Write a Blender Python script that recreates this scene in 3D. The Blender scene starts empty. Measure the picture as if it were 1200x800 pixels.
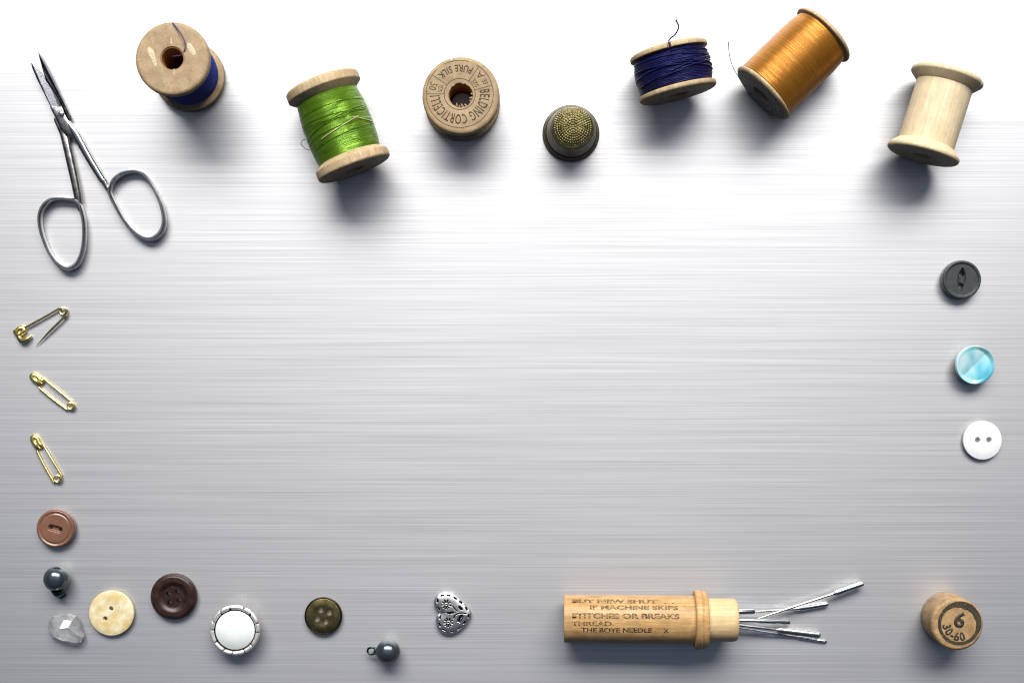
import bpy, bmesh, math, random
import numpy as np
from mathutils import Vector, Matrix, noise as mn
random.seed(7)
S = bpy.context.scene
col = S.collection
R_ = math.radians
PI = math.pi
MM = 0.001
D = 480.0            # camera height over the sheet, mm
PX = 0.3             # mm on the sheet per photograph pixel

# ---------------------------------------------------------------- camera
cam = bpy.data.cameras.new('camera'); co = bpy.data.objects.new('camera', cam); col.objects.link(co)
co.location = (0, 0, D*MM); cam.lens = 48.0; cam.sensor_width = 36.0
cam.clip_start = 0.01; cam.clip_end = 20
cam.dof.use_dof = True; cam.dof.focus_distance = 0.47; cam.dof.aperture_fstop = 9.0
S.camera = co
# ---------------------------------------------------------------- room light
w = bpy.data.worlds.new('World'); S.world = w; w.use_nodes = True
bg = w.node_tree.nodes['Background']
bg.inputs[0].default_value = (0.34, 0.53, 1.0, 1); bg.inputs[1].default_value = 0.075

def area(name, loc, target, sx, sy, power, color):
    l = bpy.data.lights.new(name, 'AREA'); l.shape = 'RECTANGLE'; l.size = sx; l.size_y = sy
    l.energy = power; l.color = color
    o = bpy.data.objects.new(name, l); col.objects.link(o); o.location = loc
    o.rotation_euler = (Vector(target)-Vector(loc)).to_track_quat('-Z', 'Y').to_euler()
    return o
area('window_light', (0.03, 0.92, 0.92), (0, 0, 0), 1.60, 0.54, 40.0, (1.0, 0.985, 0.96))
area('ceiling_fill', (0.0, 0.52, 1.8), (0, 0.2, 0), 3.4, 1.5, 4.3, (0.84, 0.91, 1.0))  # added overhead fill, in place of ceiling bounce; evens the sheet's brightness
S.view_settings.view_transform = 'Standard'; S.view_settings.look = 'None'
S.view_settings.exposure = 0; S.view_settings.gamma = 1
S.render.engine = 'CYCLES'
S.cycles.max_bounces = 10; S.cycles.transmission_bounces = 8
S.cycles.caustics_reflective = False; S.cycles.caustics_refractive = True
S.cycles.use_denoising = True; S.cycles.filter_width = 1.15; S.cycles.sample_clamp_indirect = 6.0

# ---------------------------------------------------------------- materials
def nmat(name):
    m = bpy.data.materials.new(name); m.use_nodes = True
    nt = m.node_tree; b = nt.nodes['Principled BSDF']
    return m, nt, b
def rest(nt, scale=(1, 1, 1), rot=(0, 0, 0), attr='rest'):
    a = nt.nodes.new('ShaderNodeAttribute'); a.attribute_name = attr
    mp = nt.nodes.new('ShaderNodeMapping'); mp.inputs['Scale'].default_value = scale
    mp.inputs['Rotation'].default_value = rot
    nt.links.new(a.outputs['Vector'], mp.inputs['Vector']); return mp.outputs[0]
def noisen(nt, vec, scale, detail=4, rough=.55, dist=0):
    n = nt.nodes.new('ShaderNodeTexNoise'); n.inputs['Scale'].default_value = scale
    n.inputs['Detail'].default_value = detail; n.inputs['Roughness'].default_value = rough
    n.inputs['Distortion'].default_value = dist
    nt.links.new(vec, n.inputs['Vector']); return n.outputs['Fac']
def ramp(nt, fac, stops):
    r = nt.nodes.new('ShaderNodeValToRGB'); cr = r.color_ramp
    while len(cr.elements) > 1: cr.elements.remove(cr.elements[-1])
    cr.elements[0].position = stops[0][0]; cr.elements[0].color = (*stops[0][1], 1)
    for p, c in stops[1:]:
        e = cr.elements.new(p); e.color = (*c, 1)
    nt.links.new(fac, r.inputs[0]); return r.outputs['Color']
def mixc(nt, fac, a, b, mode='MIX'):
    m = nt.nodes.new('ShaderNodeMix'); m.data_type = 'RGBA'; m.blend_type = mode
    for v, i in ((fac, 0), (a, 6), (b, 7)):
        if isinstance(v, (int, float)): m.inputs[i].default_value = v
        elif isinstance(v, tuple): m.inputs[i].default_value = (*v, 1)
        else: nt.links.new(v, m.inputs[i])
    return m.outputs[2]
def bump(nt, b, h, strength, dist):
    n = nt.nodes.new('ShaderNodeBump'); n.inputs['Strength'].default_value = strength
    n.inputs['Distance'].default_value = dist*MM
    nt.links.new(h, n.inputs['Height']); nt.links.new(n.outputs[0], b.inputs['Normal'])
def g3(v): return (v, v, v)

def wood(name, light, dark, grain=(1, 1, .12), gs=1.6, rough=.55, blotch=.35, speck=.5):
    """turned wood: streaks along the local z axis, fine pores, worn blotches"""
    m, nt, b = nmat(name)
    v = rest(nt, grain)
    n1 = noisen(nt, v, gs, 5, .65, .6)
    c = ramp(nt, n1, [(.30, dark), (.52, tuple((a+bb)/2 for a, bb in zip(light, dark))), (.68, light)])
    v2 = rest(nt, (1, 1, 1)); n2 = noisen(nt, v2, .28, 3, .6)
    k = ramp(nt, n2, [(.35, g3(1-blotch)), (.62, g3(1.0))])
    c = mixc(nt, 1.0, c, k, 'MULTIPLY')
    v3 = rest(nt, (1, 1, .5)); n3 = noisen(nt, v3, 5.0, 3, .7)
    k3 = ramp(nt, n3, [(.34, g3(1-speck)), (.46, g3(1.0))])
    c = mixc(nt, 1.0, c, k3, 'MULTIPLY')
    nt.links.new(c, b.inputs['Base Color'])
    b.inputs['Roughness'].default_value = rough
    b.inputs['Specular IOR Level'].default_value = .35
    bump(nt, b, n3, .35, .12)
    return m
def thread_mat(name, c1, c2, rough=.38, sheen=.3, spec=.6, metal=0.0):
    m, nt, b = nmat(name)
    v = rest(nt, (0.05, 0.05, 5.0)); n = noisen(nt, v, 1.2, 4, .7)
    nt.links.new(ramp(nt, n, [(.3, c1), (.7, c2)]), b.inputs['Base Color'])
    b.inputs['Roughness'].default_value = rough
    b.inputs['Specular IOR Level'].default_value = spec
    b.inputs['Sheen Weight'].default_value = sheen*.3; b.inputs['Metallic'].default_value = metal
    b.inputs['Sheen Tint'].default_value = (*c2, 1)
    n2 = noisen(nt, rest(nt, (1, 1, 3)), 4.0, 2, .6)
    bump(nt, b, n2, .2, .03)
    return m
def plain(name, c, rough=.4, metal=0.0, coat=0.0, var=.15, vs=.5, bumpd=0.0, c2=None, spec=.5, bs=4.0):
    m, nt, b = nmat(name)
    n = noisen(nt, rest(nt), vs, 4, .6)
    hi = c2 if c2 else tuple(min(1, x*(1+var)) for x in c)
    lo = tuple(x*(1-var) for x in c)
    nt.links.new(ramp(nt, n, [(.35, lo), (.65, hi)]), b.inputs['Base Color'])
    n2 = noisen(nt, rest(nt), bs, 3, .6)
    rr = nt.nodes.new('ShaderNodeMapRange'); rr.inputs['To Min'].default_value = rough*.8; rr.inputs['To Max'].default_value = min(1, rough*1.25)
    nt.links.new(n2, rr.inputs['Value']); nt.links.new(rr.outputs[0], b.inputs['Roughness'])
    b.inputs['Metallic'].default_value = metal
    b.inputs['Coat Weight'].default_value = coat; b.inputs['Coat Roughness'].default_value = .12
    b.inputs['Specular IOR Level'].default_value = spec
    if bumpd: bump(nt, b, n2, .5, bumpd)
    return m

M = {}
M['wood_tan'] = wood('tan_turned_wood', (.47, .335, .19), (.33, .225, .12), blotch=.25, speck=.25)
M['wood_birch'] = wood('pale_birch', (.66, .51, .31), (.46, .315, .16), speck=.5, blotch=.2)
M['wood_bare'] = wood('bare_pale_wood', (.80, .665, .45), (.66, .50, .29), grain=(1, 1, .06), gs=1.4, speck=.12, blotch=.12)
M['wood_case'] = wood('case_wood', (.74, .475, .215), (.46, .25, .085), grain=(1, 1, .07), gs=.95, rough=.42, speck=.2, blotch=.22)
M['wood_neck'] = wood('neck_wood', (.84, .65, .38), (.66, .44, .20), grain=(1, 1, .07), gs=1.2, rough=.45, speck=.12, blotch=.12)
M['wood_cap'] = wood('cap_wood', (.58, .38, .19), (.40, .235, .10), grain=(1, 1, .2), gs=1.3, rough=.5, speck=.2)
M['bore'] = plain('bore_wood', (.30, .145, .05), .8, var=.4, vs=1.5)
M['green'] = thread_mat('green_silk', (.065, .16, .004), (.20, .375, .020), .34, .1, .7, .6)
M['navy'] = thread_mat('navy_thread', (.006, .006, .045), (.013, .014, .10), .45, .1, .25, .3)
M['blue'] = thread_mat('blue_thread', (.006, .012, .11), (.014, .03, .28), .5, .1, .4, .2)
M['gold'] = thread_mat('gold_thread', (.30, .105, .007), (.52, .22, .024), .36, .1, .7, .65)
M['darkthread'] = thread_mat('dark_thread', (.02, .018, .012), (.05, .045, .03), .6, .1)
M['paleline'] = thread_mat('pale_thread', (.45, .36, .16), (.72, .62, .36), .5, .2)
M['violet'] = thread_mat('violet_thread', (.03, .02, .10), (.09, .06, .22), .5, .2)
M['greyline'] = plain('grey_thread', (.10, .10, .10), .6)
M['ink'] = plain('black_ink', (.035, .028, .02), .6, var=.6, vs=3, c2=(.11, .08, .05))
M['steel'] = plain('polished_steel', (.34, .35, .37), .16, 1.0, var=.12, vs=.4, bumpd=.02)
M['steel_loop'] = plain('satin_steel', (.42, .43, .43), .22, 1.0, var=.15, vs=.4, bumpd=.03)
M['steel_worn'] = plain('worn_steel', (.24, .22, .21), .27, 1.0, var=.3, vs=.5, bumpd=.05, c2=(.45, .42, .40))
M['steel_dark'] = plain('dark_steel', (.07, .065, .075), .30, 1.0, var=.2, vs=.4)
M['chrome'] = plain('bright_plated_steel', (.66, .65, .64), .2, 1.0, var=.12, vs=.6)
M['brass'] = plain('brass_wire', (.74, .58, .17), .30, .95, var=.12, vs=.8, c2=(.88, .75, .32))
M['brass_dull'] = plain('dull_brass_wire', (.46, .38, .16), .32, 1.0, var=.25, vs=.8, c2=(.64, .55, .27))
M['brown_plastic'] = plain('brown_plastic', (.20, .095, .058), .28, coat=.5, var=.12, vs=.3)
M['darkbrown'] = plain('dark_brown_horn', (.020, .008, .007), .42, coat=.1, var=.35, vs=.5, c2=(.042, .014, .009))
M['charcoal'] = plain('charcoal_plastic', (.040, .046, .044), .42, coat=.15, var=.15, vs=.6, bumpd=.03)
M['white_plastic'] = plain('white_pearl_plastic', (.84, .85, .84), .25, coat=.5, var=.02, vs=.3, c2=(.86, .84, .87))
M['pearl'] = plain('white_pearl', (.84, .88, .85), .18, coat=.6, var=.02, vs=.2)
M['ballpearl'] = plain('dark_grey_pearl', (.10, .12, .135), .22, .75, coat=.6, var=.15, vs=.3)
M['shank'] = plain('dark_shank_metal', (.05, .085, .085), .3, 1.0, var=.3, vs=1)
M['shank_light'] = plain('greenish_wire', (.24, .30, .28), .3, 1.0, var=.3, vs=1)
M['bronze'] = plain('aged_bronze', (.26, .195, .075), .34, 1.0, var=.25, vs=.35, bumpd=.02, c2=(.42, .33, .14))
M['bronze_dark'] = plain('blackened_bronze', (.055, .05, .04), .38, 1.0, var=.2)
M['thimble_top'] = plain('thimble_brass', (.20, .17, .065), .42, 1.0, var=.3, vs=.6, c2=(.37, .32, .15))
M['thimble_side'] = plain('blackened_thimble', (.14, .12, .08), .45, 1.0, var=.3, vs=.4, bumpd=.03)
M['silver'] = plain('silver_bezel', (.90, .86, .82), .42, .75, var=.12, vs=.8)
M['cupmetal'] = plain('cup_metal', (.12, .10, .09), .4, 1.0, var=.3)
M['blacklabel'] = plain('black_paper_label', (.022, .026, .026), .5, var=.3, vs=.8)
M['goldprint'] = plain('label_print', (.20, .20, .15), .5)
M['residue'] = plain('dried_glue', (.50, .41, .26), .75)
M['case_stain'] = plain('wood_knot', (.28, .11, .04), .5, var=.3, vs=2)

def faded_ink(name, ink, woodc, lo, hi):
    m, nt, b = nmat(name)
    n = noisen(nt, rest(nt, (1, 1, .6)), 2.0, 4, .75)
    nt.links.new(ramp(nt, n, [(lo, ink), (hi, woodc)]), b.inputs['Base Color'])
    b.inputs['Roughness'].default_value = .5; b.inputs['Specular IOR Level'].default_value = .3
    return m
M['ink_faded'] = faded_ink('faded_ink', (.11, .062, .026), (.58, .37, .16), .47, .66)
M['ink_dark'] = faded_ink('dark_stamp_ink', (.05, .03, .015), (.48, .30, .13), .50, .62)
M['ink_spool'] = faded_ink('spool_stamp_ink', (.045, .035, .02), (.26, .17, .08), .5, .78)
M['ink_cap'] = faded_ink('cap_stamp_ink', (.04, .035, .025), (.20, .14, .07), .5, .75)

M['glue'] = faded_ink('flaked_glue', (.62, .54, .38), (.46, .32, .17), .44, .60)
# cream bone
def bone():
    m, nt, b = nmat('stained_bone')
    n = noisen(nt, rest(nt), .22, 4, .55)
    c = ramp(nt, n, [(.34, (.68, .50, .22)), (.50, (.76, .64, .36)), (.62, (.82, .76, .55))])
    n2 = noisen(nt, rest(nt), 1.5, 3, .6); n3 = noisen(nt, rest(nt), .35, 2, .5)
    sp = ramp(nt, n2, [(.30, g3(1)), (.37, g3(0))])
    gate = ramp(nt, n3, [(.5, g3(0)), (.6, g3(1))])
    f = mixc(nt, 1.0, sp, gate, 'MULTIPLY')
    c = mixc(nt, f, c, (.25, .14, .03))
    nt.links.new(c, b.inputs['Base Color']); b.inputs['Roughness'].default_value = .3
    b.inputs['Coat Weight'].default_value = .4; b.inputs['Coat Roughness'].default_value = .15
    b.inputs['Subsurface Weight'].default_value = .15; b.inputs['Subsurface Radius'].default_value = (.002, .0015, .001)
    return m
M['bone'] = bone()
# turquoise nacre
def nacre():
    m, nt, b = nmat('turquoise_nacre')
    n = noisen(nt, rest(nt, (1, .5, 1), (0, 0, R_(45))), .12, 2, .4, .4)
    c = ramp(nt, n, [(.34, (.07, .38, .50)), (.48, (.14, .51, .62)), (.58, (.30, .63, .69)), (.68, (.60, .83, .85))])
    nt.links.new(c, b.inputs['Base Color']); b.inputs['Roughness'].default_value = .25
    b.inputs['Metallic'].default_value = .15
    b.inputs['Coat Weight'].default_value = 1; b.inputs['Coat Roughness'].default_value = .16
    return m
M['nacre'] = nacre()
def glass():
    m, nt, b = nmat('clear_crystal')
    b.inputs['Base Color'].default_value = (.97, .98, .97, 1); b.inputs['Roughness'].default_value = .02
    b.inputs['Transmission Weight'].default_value = .82; b.inputs['IOR'].default_value = 1.6; b.inputs['Specular IOR Level'].default_value = .8
    return m
M['glass'] = glass()
def patina():
    m, nt, b = nmat('antiqued_silver')
    a = nt.nodes.new('ShaderNodeAttribute'); a.attribute_name = 'recess'
    c = mixc(nt, a.outputs['Fac'], (.84, .83, .80), (.012, .012, .012))
    n = noisen(nt, rest(nt), 1.2, 4, .6)
    k = ramp(nt, n, [(.35, g3(.7)), (.6, g3(1))])
    nt.links.new(mixc(nt, 1.0, c, k, 'MULTIPLY'), b.inputs['Base Color'])
    b.inputs['Metallic'].default_value = 1; b.inputs['Roughness'].default_value = .40
    bump(nt, b, n, .3, .06)
    return m
M['patina'] = patina()

def sheet_mat():
    m, nt, b = nmat('brushed_steel_sheet')
    def lines(sx, sy, detail, rough):
        return noisen(nt, rest(nt, (sx, sy, 1)), 1.0, detail, rough)
    fine = lines(.016, 4.3, 0, .5)      # hairlines, one or two pixels apart
    mid = lines(.011, 2.3, 0, .5)
    wide = lines(.006, .6, 1, .5)
    def math2(op, a, bb):
        n = nt.nodes.new('ShaderNodeMath'); n.operation = op
        for i, v in enumerate((a, bb)):
            if isinstance(v, (int, float)): n.inputs[i].default_value = v
            else: nt.links.new(v, n.inputs[i])
        return n.outputs[0]
    h = fine
    cf = math2('ADD', math2('MULTIPLY', fine, .62), math2('ADD', math2('MULTIPLY', mid, .30), math2('MULTIPLY', wide, .08)))
    cl = ramp(nt, cf, [(.25, (.53, .524, .531)), (.5, (.625, .619, .627)), (.75, (.715, .709, .717))])
    nt.links.new(cl, b.inputs['Base Color'])
    b.inputs['Metallic'].default_value = 1
    b.inputs['Roughness'].default_value = .51
    b.inputs['Anisotropic'].default_value = .42
    t = nt.nodes.new('ShaderNodeCombineXYZ'); t.inputs[1].default_value = 1.0
    nt.links.new(t.outputs[0], b.inputs['Tangent'])
    bump(nt, b, h, 1.0, .0016)
    return m
M['sheet'] = sheet_mat()

# ---------------------------------------------------------------- mesh helpers (all in mm until part())
def P(px, py, z=0.0):
    k = PX*(D-z)/D
    return Vector(((px-600)*k, -(py-400)*k, z))
def mesh(verts, faces):
    me = bpy.data.meshes.new('m'); me.from_pydata([tuple(v) for v in verts], [], faces); me.update()
    return me
def fixn(me):
    bm = bmesh.new(); bm.from_mesh(me)
    bmesh.ops.remove_doubles(bm, verts=bm.verts, dist=1e-5)
    bmesh.ops.recalc_face_normals(bm, faces=bm.faces)
    bm.to_mesh(me); bm.free(); return me
def lathe(prof, seg=96, rf=None, closed=True):
    """closed profile of (r,z) turned round z; rf(i, theta, r, z) -> r"""
    V = []; F = []
    n = len(prof)
    for i, (r, z) in enumerate(prof):
        for k in range(seg):
            th = 2*PI*k/seg
            q = r if rf is None else rf(i, th, r, z)
            V.append((q*math.cos(th), q*math.sin(th), z))
    for i in range(n if closed else n-1):
        j = (i+1) % n
        for k in range(seg):
            l = (k+1) % seg
            F.append((i*seg+k, i*seg+l, j*seg+l, j*seg+k))
    return fixn(mesh(V, F))
def rounded(prof, rad=.35, n=3, closed=True):
    """round the corners of a profile polyline"""
    out = []; N = len(prof)
    for i in range(N):
        p = Vector(prof[i]).to_2d() if False else Vector((prof[i][0], prof[i][1]))
        if not closed and i in (0, N-1): out.append(tuple(p)); continue
        a = Vector(prof[i-1][:2]); b = Vector(prof[(i+1) % N][:2])
        rr = prof[i][2] if len(prof[i]) > 2 else rad
        if rr <= 0: out.append(tuple(p)); continue
        da = (a-p); db = (b-p); ra = min(rr, da.length*.45); rb = min(rr, db.length*.45)
        A = p+da.normalized()*ra; B = p+db.normalized()*rb
        for k in range(n+1):
            t = k/n; q = A*(1-t)**2 + p*2*t*(1-t) + B*t*t; out.append(tuple(q))
    return out
def catmull(pts, sub=6, closed=False):
    pts = [Vector(p) for p in pts]; N = len(pts); out = []
    rng = range(N if closed else N-1)
    for i in rng:
        if closed: a, b, c, d = pts[i-1], pts[i], pts[(i+1) % N], pts[(i+2) % N]
        else: a, b, c, d = pts[max(i-1, 0)], pts[i], pts[i+1], pts[min(i+2, N-1)]
        for k in range(sub):
            t = k/sub
            out.append(.5*((2*b)+(-a+c)*t+(2*a-5*b+4*c-d)*t*t+(-a+3*b-3*c+d)*t**3))
    if not closed: out.append(pts[-1])
    return out
def tube(pts, w, h=None, seg=12, closed=False, sub=6, smooth=True, power=2.0):
    """swept elliptical section; w,h = half width / half height, number or list per control point"""
    h = w if h is None else h
    n0 = len(pts)
    W = w if isinstance(w, (list, tuple)) else [w]*n0
    H = h if isinstance(h, (list, tuple)) else [h]*n0
    if smooth:
        P4 = catmull(pts, sub, closed)
        wh = catmull([Vector((a, b, 0)) for a, b in zip(W, H)], sub, closed)
        W = [max(1e-3, v.x) for v in wh]; H = [max(1e-3, v.y) for v in wh]
    else: P4 = [Vector(p) for p in pts]
    V = []; F = []; N = len(P4)
    for i, p in enumerate(P4):
        a = P4[i-1] if (i > 0 or closed) else p
        b = P4[(i+1) % N] if (i < N-1 or closed) else p
        t = (b-a)
        if t.length < 1e-9: t = Vector((1, 0, 0))
        t.normalize()
        up = Vector((0, 0, 1))
        if abs(t.z) > .93: up = Vector((0, 1, 0))
        s = t.cross(up).normalized(); u = s.cross(t)
        for k in range(seg):
            th = 2*PI*k/seg; c, sn = math.cos(th), math.sin(th)
            if power != 2.0:
                e = 2/power; c = math.copysign(abs(c)**e, c); sn = math.copysign(abs(sn)**e, sn)
            V.append(p + s*W[i]*c + u*H[i]*sn)
    for i in range(N if closed else N-1):
        j = (i+1) % N
        for k in range(seg):
            l = (k+1) % seg; F.append((i*seg+k, i*seg+l, j*seg+l, j*seg+k))
    if not closed:
        F.append(tuple(range(seg))[::-1]); F.append(tuple(range((N-1)*seg, N*seg)))
    return fixn(mesh(V, F))
def pillow(outline, top, base=0.0, edge=.3, rings=30, basein=.92, centre=(0, 0), power=1.0):
    """closed solid over a star-shaped outline; top(x,y,s)->z ; s is 1 on the outline, 0 in the middle"""
    N = len(outline); cx, cy = centre; V = []; F = []
    def ring(s, zf):
        for x, y in outline:
            X = cx+(x-cx)*s; Y = cy+(y-cy)*s; V.append((X, Y, zf(X, Y, s)))
    zt = top(outline[0][0], outline[0][1], 1.0)
    ring(basein, lambda x, y, s: base)
    ring(1-(1-basein)*.3, lambda x, y, s: base+edge*.3)
    ring(1.0, lambda x, y, s: base+edge)
    ring(1.0, lambda x, y, s: top(x, y, 1.0)-edge)
    ring(.994, lambda x, y, s: top(x, y, 1.0)-edge*.3)
    cnt = 5
    for k in range(rings):
        s = (1-k/rings)**power*.975 + .0
        ring(s, top); cnt += 1
    V.append((cx, cy, base)); V.append((cx, cy, top(cx, cy, 0)))
    b0 = cnt*N
    for i in range(cnt-1):
        for k in range(N):
            l = (k+1) % N; F.append((i*N+k, i*N+l, (i+1)*N+l, (i+1)*N+k))
    for k in range(N):
        l = (k+1) % N
        F.append((k, b0, l)); F.append(((cnt-1)*N+k, (cnt-1)*N+l, b0+1))
    me = mesh(V, F)
    bm = bmesh.new(); bm.from_mesh(me); bmesh.ops.recalc_face_normals(bm, faces=bm.faces); bm.to_mesh(me); bm.free()
    return me
def circle(r, n=96): return [(r*math.cos(2*PI*k/n), r*math.sin(2*PI*k/n)) for k in range(n)]
def cyl(x, y, r, z0, z1, r2=None, n=28):
    r2 = r if r2 is None else r2
    V = [(x+r*math.cos(2*PI*k/n), y+r*math.sin(2*PI*k/n), z0) for k in range(n)]
    V += [(x+r2*math.cos(2*PI*k/n), y+r2*math.sin(2*PI*k/n), z1) for k in range(n)]
    F = [(k, (k+1) % n, n+(k+1) % n, n+k) for k in range(n)] + [tuple(range(n))[::-1], tuple(range(n, 2*n))]
    return fixn(mesh(V, F))
def join(ms):
    bm = bmesh.new()
    for m_ in ms: bm.from_mesh(m_)
    me = bpy.data.meshes.new('m'); bm.to_mesh(me); bm.free(); return me
def boolean(me, cutters):
    a = bpy.data.objects.new('tmp', me); col.objects.link(a); tmp = [a]
    for c in cutters:
        o = bpy.data.objects.new('tmp', c); col.objects.link(o); tmp.append(o)
        md = a.modifiers.new('b', 'BOOLEAN'); md.operation = 'DIFFERENCE'; md.object = o; md.solver = 'EXACT'
    bpy.context.view_layer.update()
    dg = bpy.context.evaluated_depsgraph_get()
    out = bpy.data.meshes.new_from_object(a.evaluated_get(dg))
    for o in tmp: bpy.data.objects.remove(o)
    out.materials.clear()
    return out
def part(name, me, mat, parent=None, T=None, sharp=35, flat=False):
    n = len(me.vertices); a = np.empty(n*3, dtype=np.float32); me.vertices.foreach_get('co', a)
    at = me.attributes.get('rest') or me.attributes.new('rest', 'FLOAT_VECTOR', 'POINT')
    r = a.copy().reshape(-1, 3); r[:, 2] += random.uniform(-80, 80)      # every piece of wood has its own grain
    at.data.foreach_set('vector', r.ravel())
    if T is not None: me.transform(T)
    me.transform(Matrix.Scale(MM, 4))
    if not flat:
        me.shade_smooth(); me.set_sharp_from_angle(angle=R_(sharp))
    me.name = name
    o = bpy.data.objects.new(name, me); col.objects.link(o); me.materials.append(mat)
    if parent: o.parent = parent
    return o
def thing(name, label, cat, loc, rz=0, group=None, tilt=(0, 0)):
    o = bpy.data.objects.new(name, None); col.objects.link(o)
    o.empty_display_size = .01
    o.location = Vector(loc)*MM; o.rotation_euler = (tilt[0], tilt[1], rz)
    o['label'] = label; o['category'] = cat
    if group: o['group'] = group
    return o

def text_mesh(s, size, bold=0.0, spacing=1.0, res=3):
    c = bpy.data.curves.new('t', 'FONT'); c.body = s; c.size = size; c.align_x = 'CENTER'; c.align_y = 'CENTER'
    c.offset = bold; c.space_character = spacing; c.resolution_u = res
    o = bpy.data.objects.new('tmp', c); col.objects.link(o); bpy.context.view_layer.update()
    me = bpy.data.meshes.new_from_object(o.evaluated_get(bpy.context.evaluated_depsgraph_get()))
    bpy.data.objects.remove(o); me.materials.clear()
    bm = bmesh.new(); bm.from_mesh(me)
    bmesh.ops.triangulate(bm, faces=bm.faces)
    for _ in range(2):
        es = [e for e in bm.edges if e.calc_length() > size*.2]
        if es: bmesh.ops.subdivide_edges(bm, edges=es, cuts=1)
        bmesh.ops.triangulate(bm, faces=bm.faces)
    bm.to_mesh(me); bm.free()
    return me
def solidify_sheet(me, dirf, t):
    """give a sheet of lettering a real thickness t along dirf(v)"""
    bm = bmesh.new(); bm.from_mesh(me)
    g = bmesh.ops.extrude_face_region(bm, geom=bm.faces[:])
    for v in [e for e in g['geom'] if isinstance(e, bmesh.types.BMVert)]:
        v.co += dirf(v.co)*t
    bmesh.ops.recalc_face_normals(bm, faces=bm.faces)
    bm.to_mesh(me); bm.free(); return me
def arc_text(s, size, rad, mid, outward=True, z=0, sx=1.0, bold=0, spacing=1.0):
    me = text_mesh(s, size, bold, spacing)
    for v in me.vertices:
        x, y = v.co.x*sx, v.co.y
        if outward: a = mid - x/rad; r = rad+y
        else: a = mid + x/rad; r = rad-y
        v.co = (r*math.cos(a), r*math.sin(a), z)
    return solidify_sheet(me, lambda c: Vector((0, 0, 1)), .03)
def flat_text(s, size, x0, y0, rot, z, sx=1.0, bold=0):
    me = text_mesh(s, size, bold)
    c, sn = math.cos(rot), math.sin(rot)
    for v in me.vertices:
        x, y = v.co.x*sx, v.co.y
        v.co = (x0+x*c-y*sn, y0+x*sn+y*c, z)
    return solidify_sheet(me, lambda q: Vector((0, 0, 1)), .03)
def ring_line(r, wd, z, a0=0, a1=2*PI, n=120, cx=0, cy=0, wf=None):
    V = []; F = []
    for k in range(n+1):
        a = a0+(a1-a0)*k/n; ww = wd if wf is None else wf(a)
        for q, zz in ((r-ww/2, z), (r+ww/2, z), (r+ww/2, z+.03), (r-ww/2, z+.03)):
            V.append((cx+q*math.cos(a), cy+q*math.sin(a), zz))
    for k in range(n):
        for j in range(4):
            l = (j+1) % 4; F.append((k*4+j, k*4+l, (k+1)*4+l, (k+1)*4+j))
    return fixn(mesh(V, F))
def bar_line(p, q, wd, z):
    p = Vector((*p, z)); q = Vector((*q, z)); d = (q-p).normalized(); s = Vector((-d.y, d.x, 0))*wd/2
    up = Vector((0, 0, .03))
    V = [p-s, p+s, q+s, q-s]; V += [v+up for v in V]
    return fixn(mesh(V, [(0, 1, 2, 3), (4, 5, 6, 7), (0, 1, 5, 4), (1, 2, 6, 5), (2, 3, 7, 6), (3, 0, 4, 7)]))

# ---------------------------------------------------------------- the sheet of brushed steel
def sheet():
    a, b, t = 330, 260, 1.5
    V = [(-a, -b, -t), (a, -b, -t), (a, b, -t), (-a, b, -t), (-a, -b, 0), (a, -b, 0), (a, b, 0), (-a, b, 0)]
    F = [(0, 3, 2, 1), (4, 5, 6, 7), (0, 1, 5, 4), (1, 2, 6, 5), (2, 3, 7, 6), (3, 0, 4, 7)]
    o = part('table_surface', mesh(V, F), M['sheet'], flat=True)
    o['kind'] = 'structure'
sheet()

# ---------------------------------------------------------------- spools
LIE = lambda Rr, L: Matrix(((0, 1, 0, 0), (0, 0, 1, -L/2), (1, 0, 0, Rr), (0, 0, 0, 1)))
def nick(angs):
    def f(i, th, r, z):
        q = r
        for a, wd, dp, rmin in angs:
            d = abs((th-a+PI) % (2*PI)-PI)
            if d < wd and r > rmin: q -= dp*(1-d/wd)
        return q
    return f
def flange(R, rim, cone, rc, rh, z0, sgn, rf=None, ch=.8, seg=128):
    pr = [(rh, 0, .3), (R-ch, 0, .5), (R, ch*.8, .5), (R, rim, .4), (rc+.05, rim+cone, .8 if cone > 1 else .1), (rh, rim+cone, 0)]
    pr = rounded(pr, .4, 4)
    pr = [(r, z0+sgn*z) for r, z in pr]
    wob = lambda i, th, r, z: (r*(1+.006*mn.noise(Vector((math.cos(th)*1.3, math.sin(th)*1.3, z*.3))))) 
    if rh and rf is None: f = wob
    else: f = lambda i, th, r, z: rf(i, th, wob(i, th, r, z), z)
    return lathe(pr, seg, f)
def winding(r_func, z0, z1, pitch, amp, seg=110, seed=0, wander=.25, lump=.12):
    """wound thread: one rounded ridge per turn, radius wandering like hand-wound yarn"""
    n = int((z1-z0)/pitch); per = 4; prof = []
    for i in range(n*per+1):
        z = z0+(z1-z0)*i/(n*per); prof.append((r_func((z-z0)/(z1-z0)), z))
    rs = np.random.RandomState(seed); jit = rs.uniform(-1, 1, n+2)
    def rf(i, th, r, z):
        c, s = math.cos(th), math.sin(th)
        ph = i/per + wander*mn.noise(Vector((c*1.5, s*1.5, z*.35+seed)))*3 + th/(2*PI)
        rid = abs(math.sin(PI*ph))
        return r + amp*(rid-.5) + lump*mn.noise(Vector((c*2+seed, s*2, z*.5))) + .35*amp*jit[int(ph) % n]
    prof = [(prof[0][0]-2.5, z0)] + prof + [(prof[-1][0]-2.5, z1)]
    f = lambda i, th, r, z: r if i in (0, len(prof)-1) else rf(i, th, r, z)
    me = lathe(prof, seg, f, closed=True)
    return me
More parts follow.
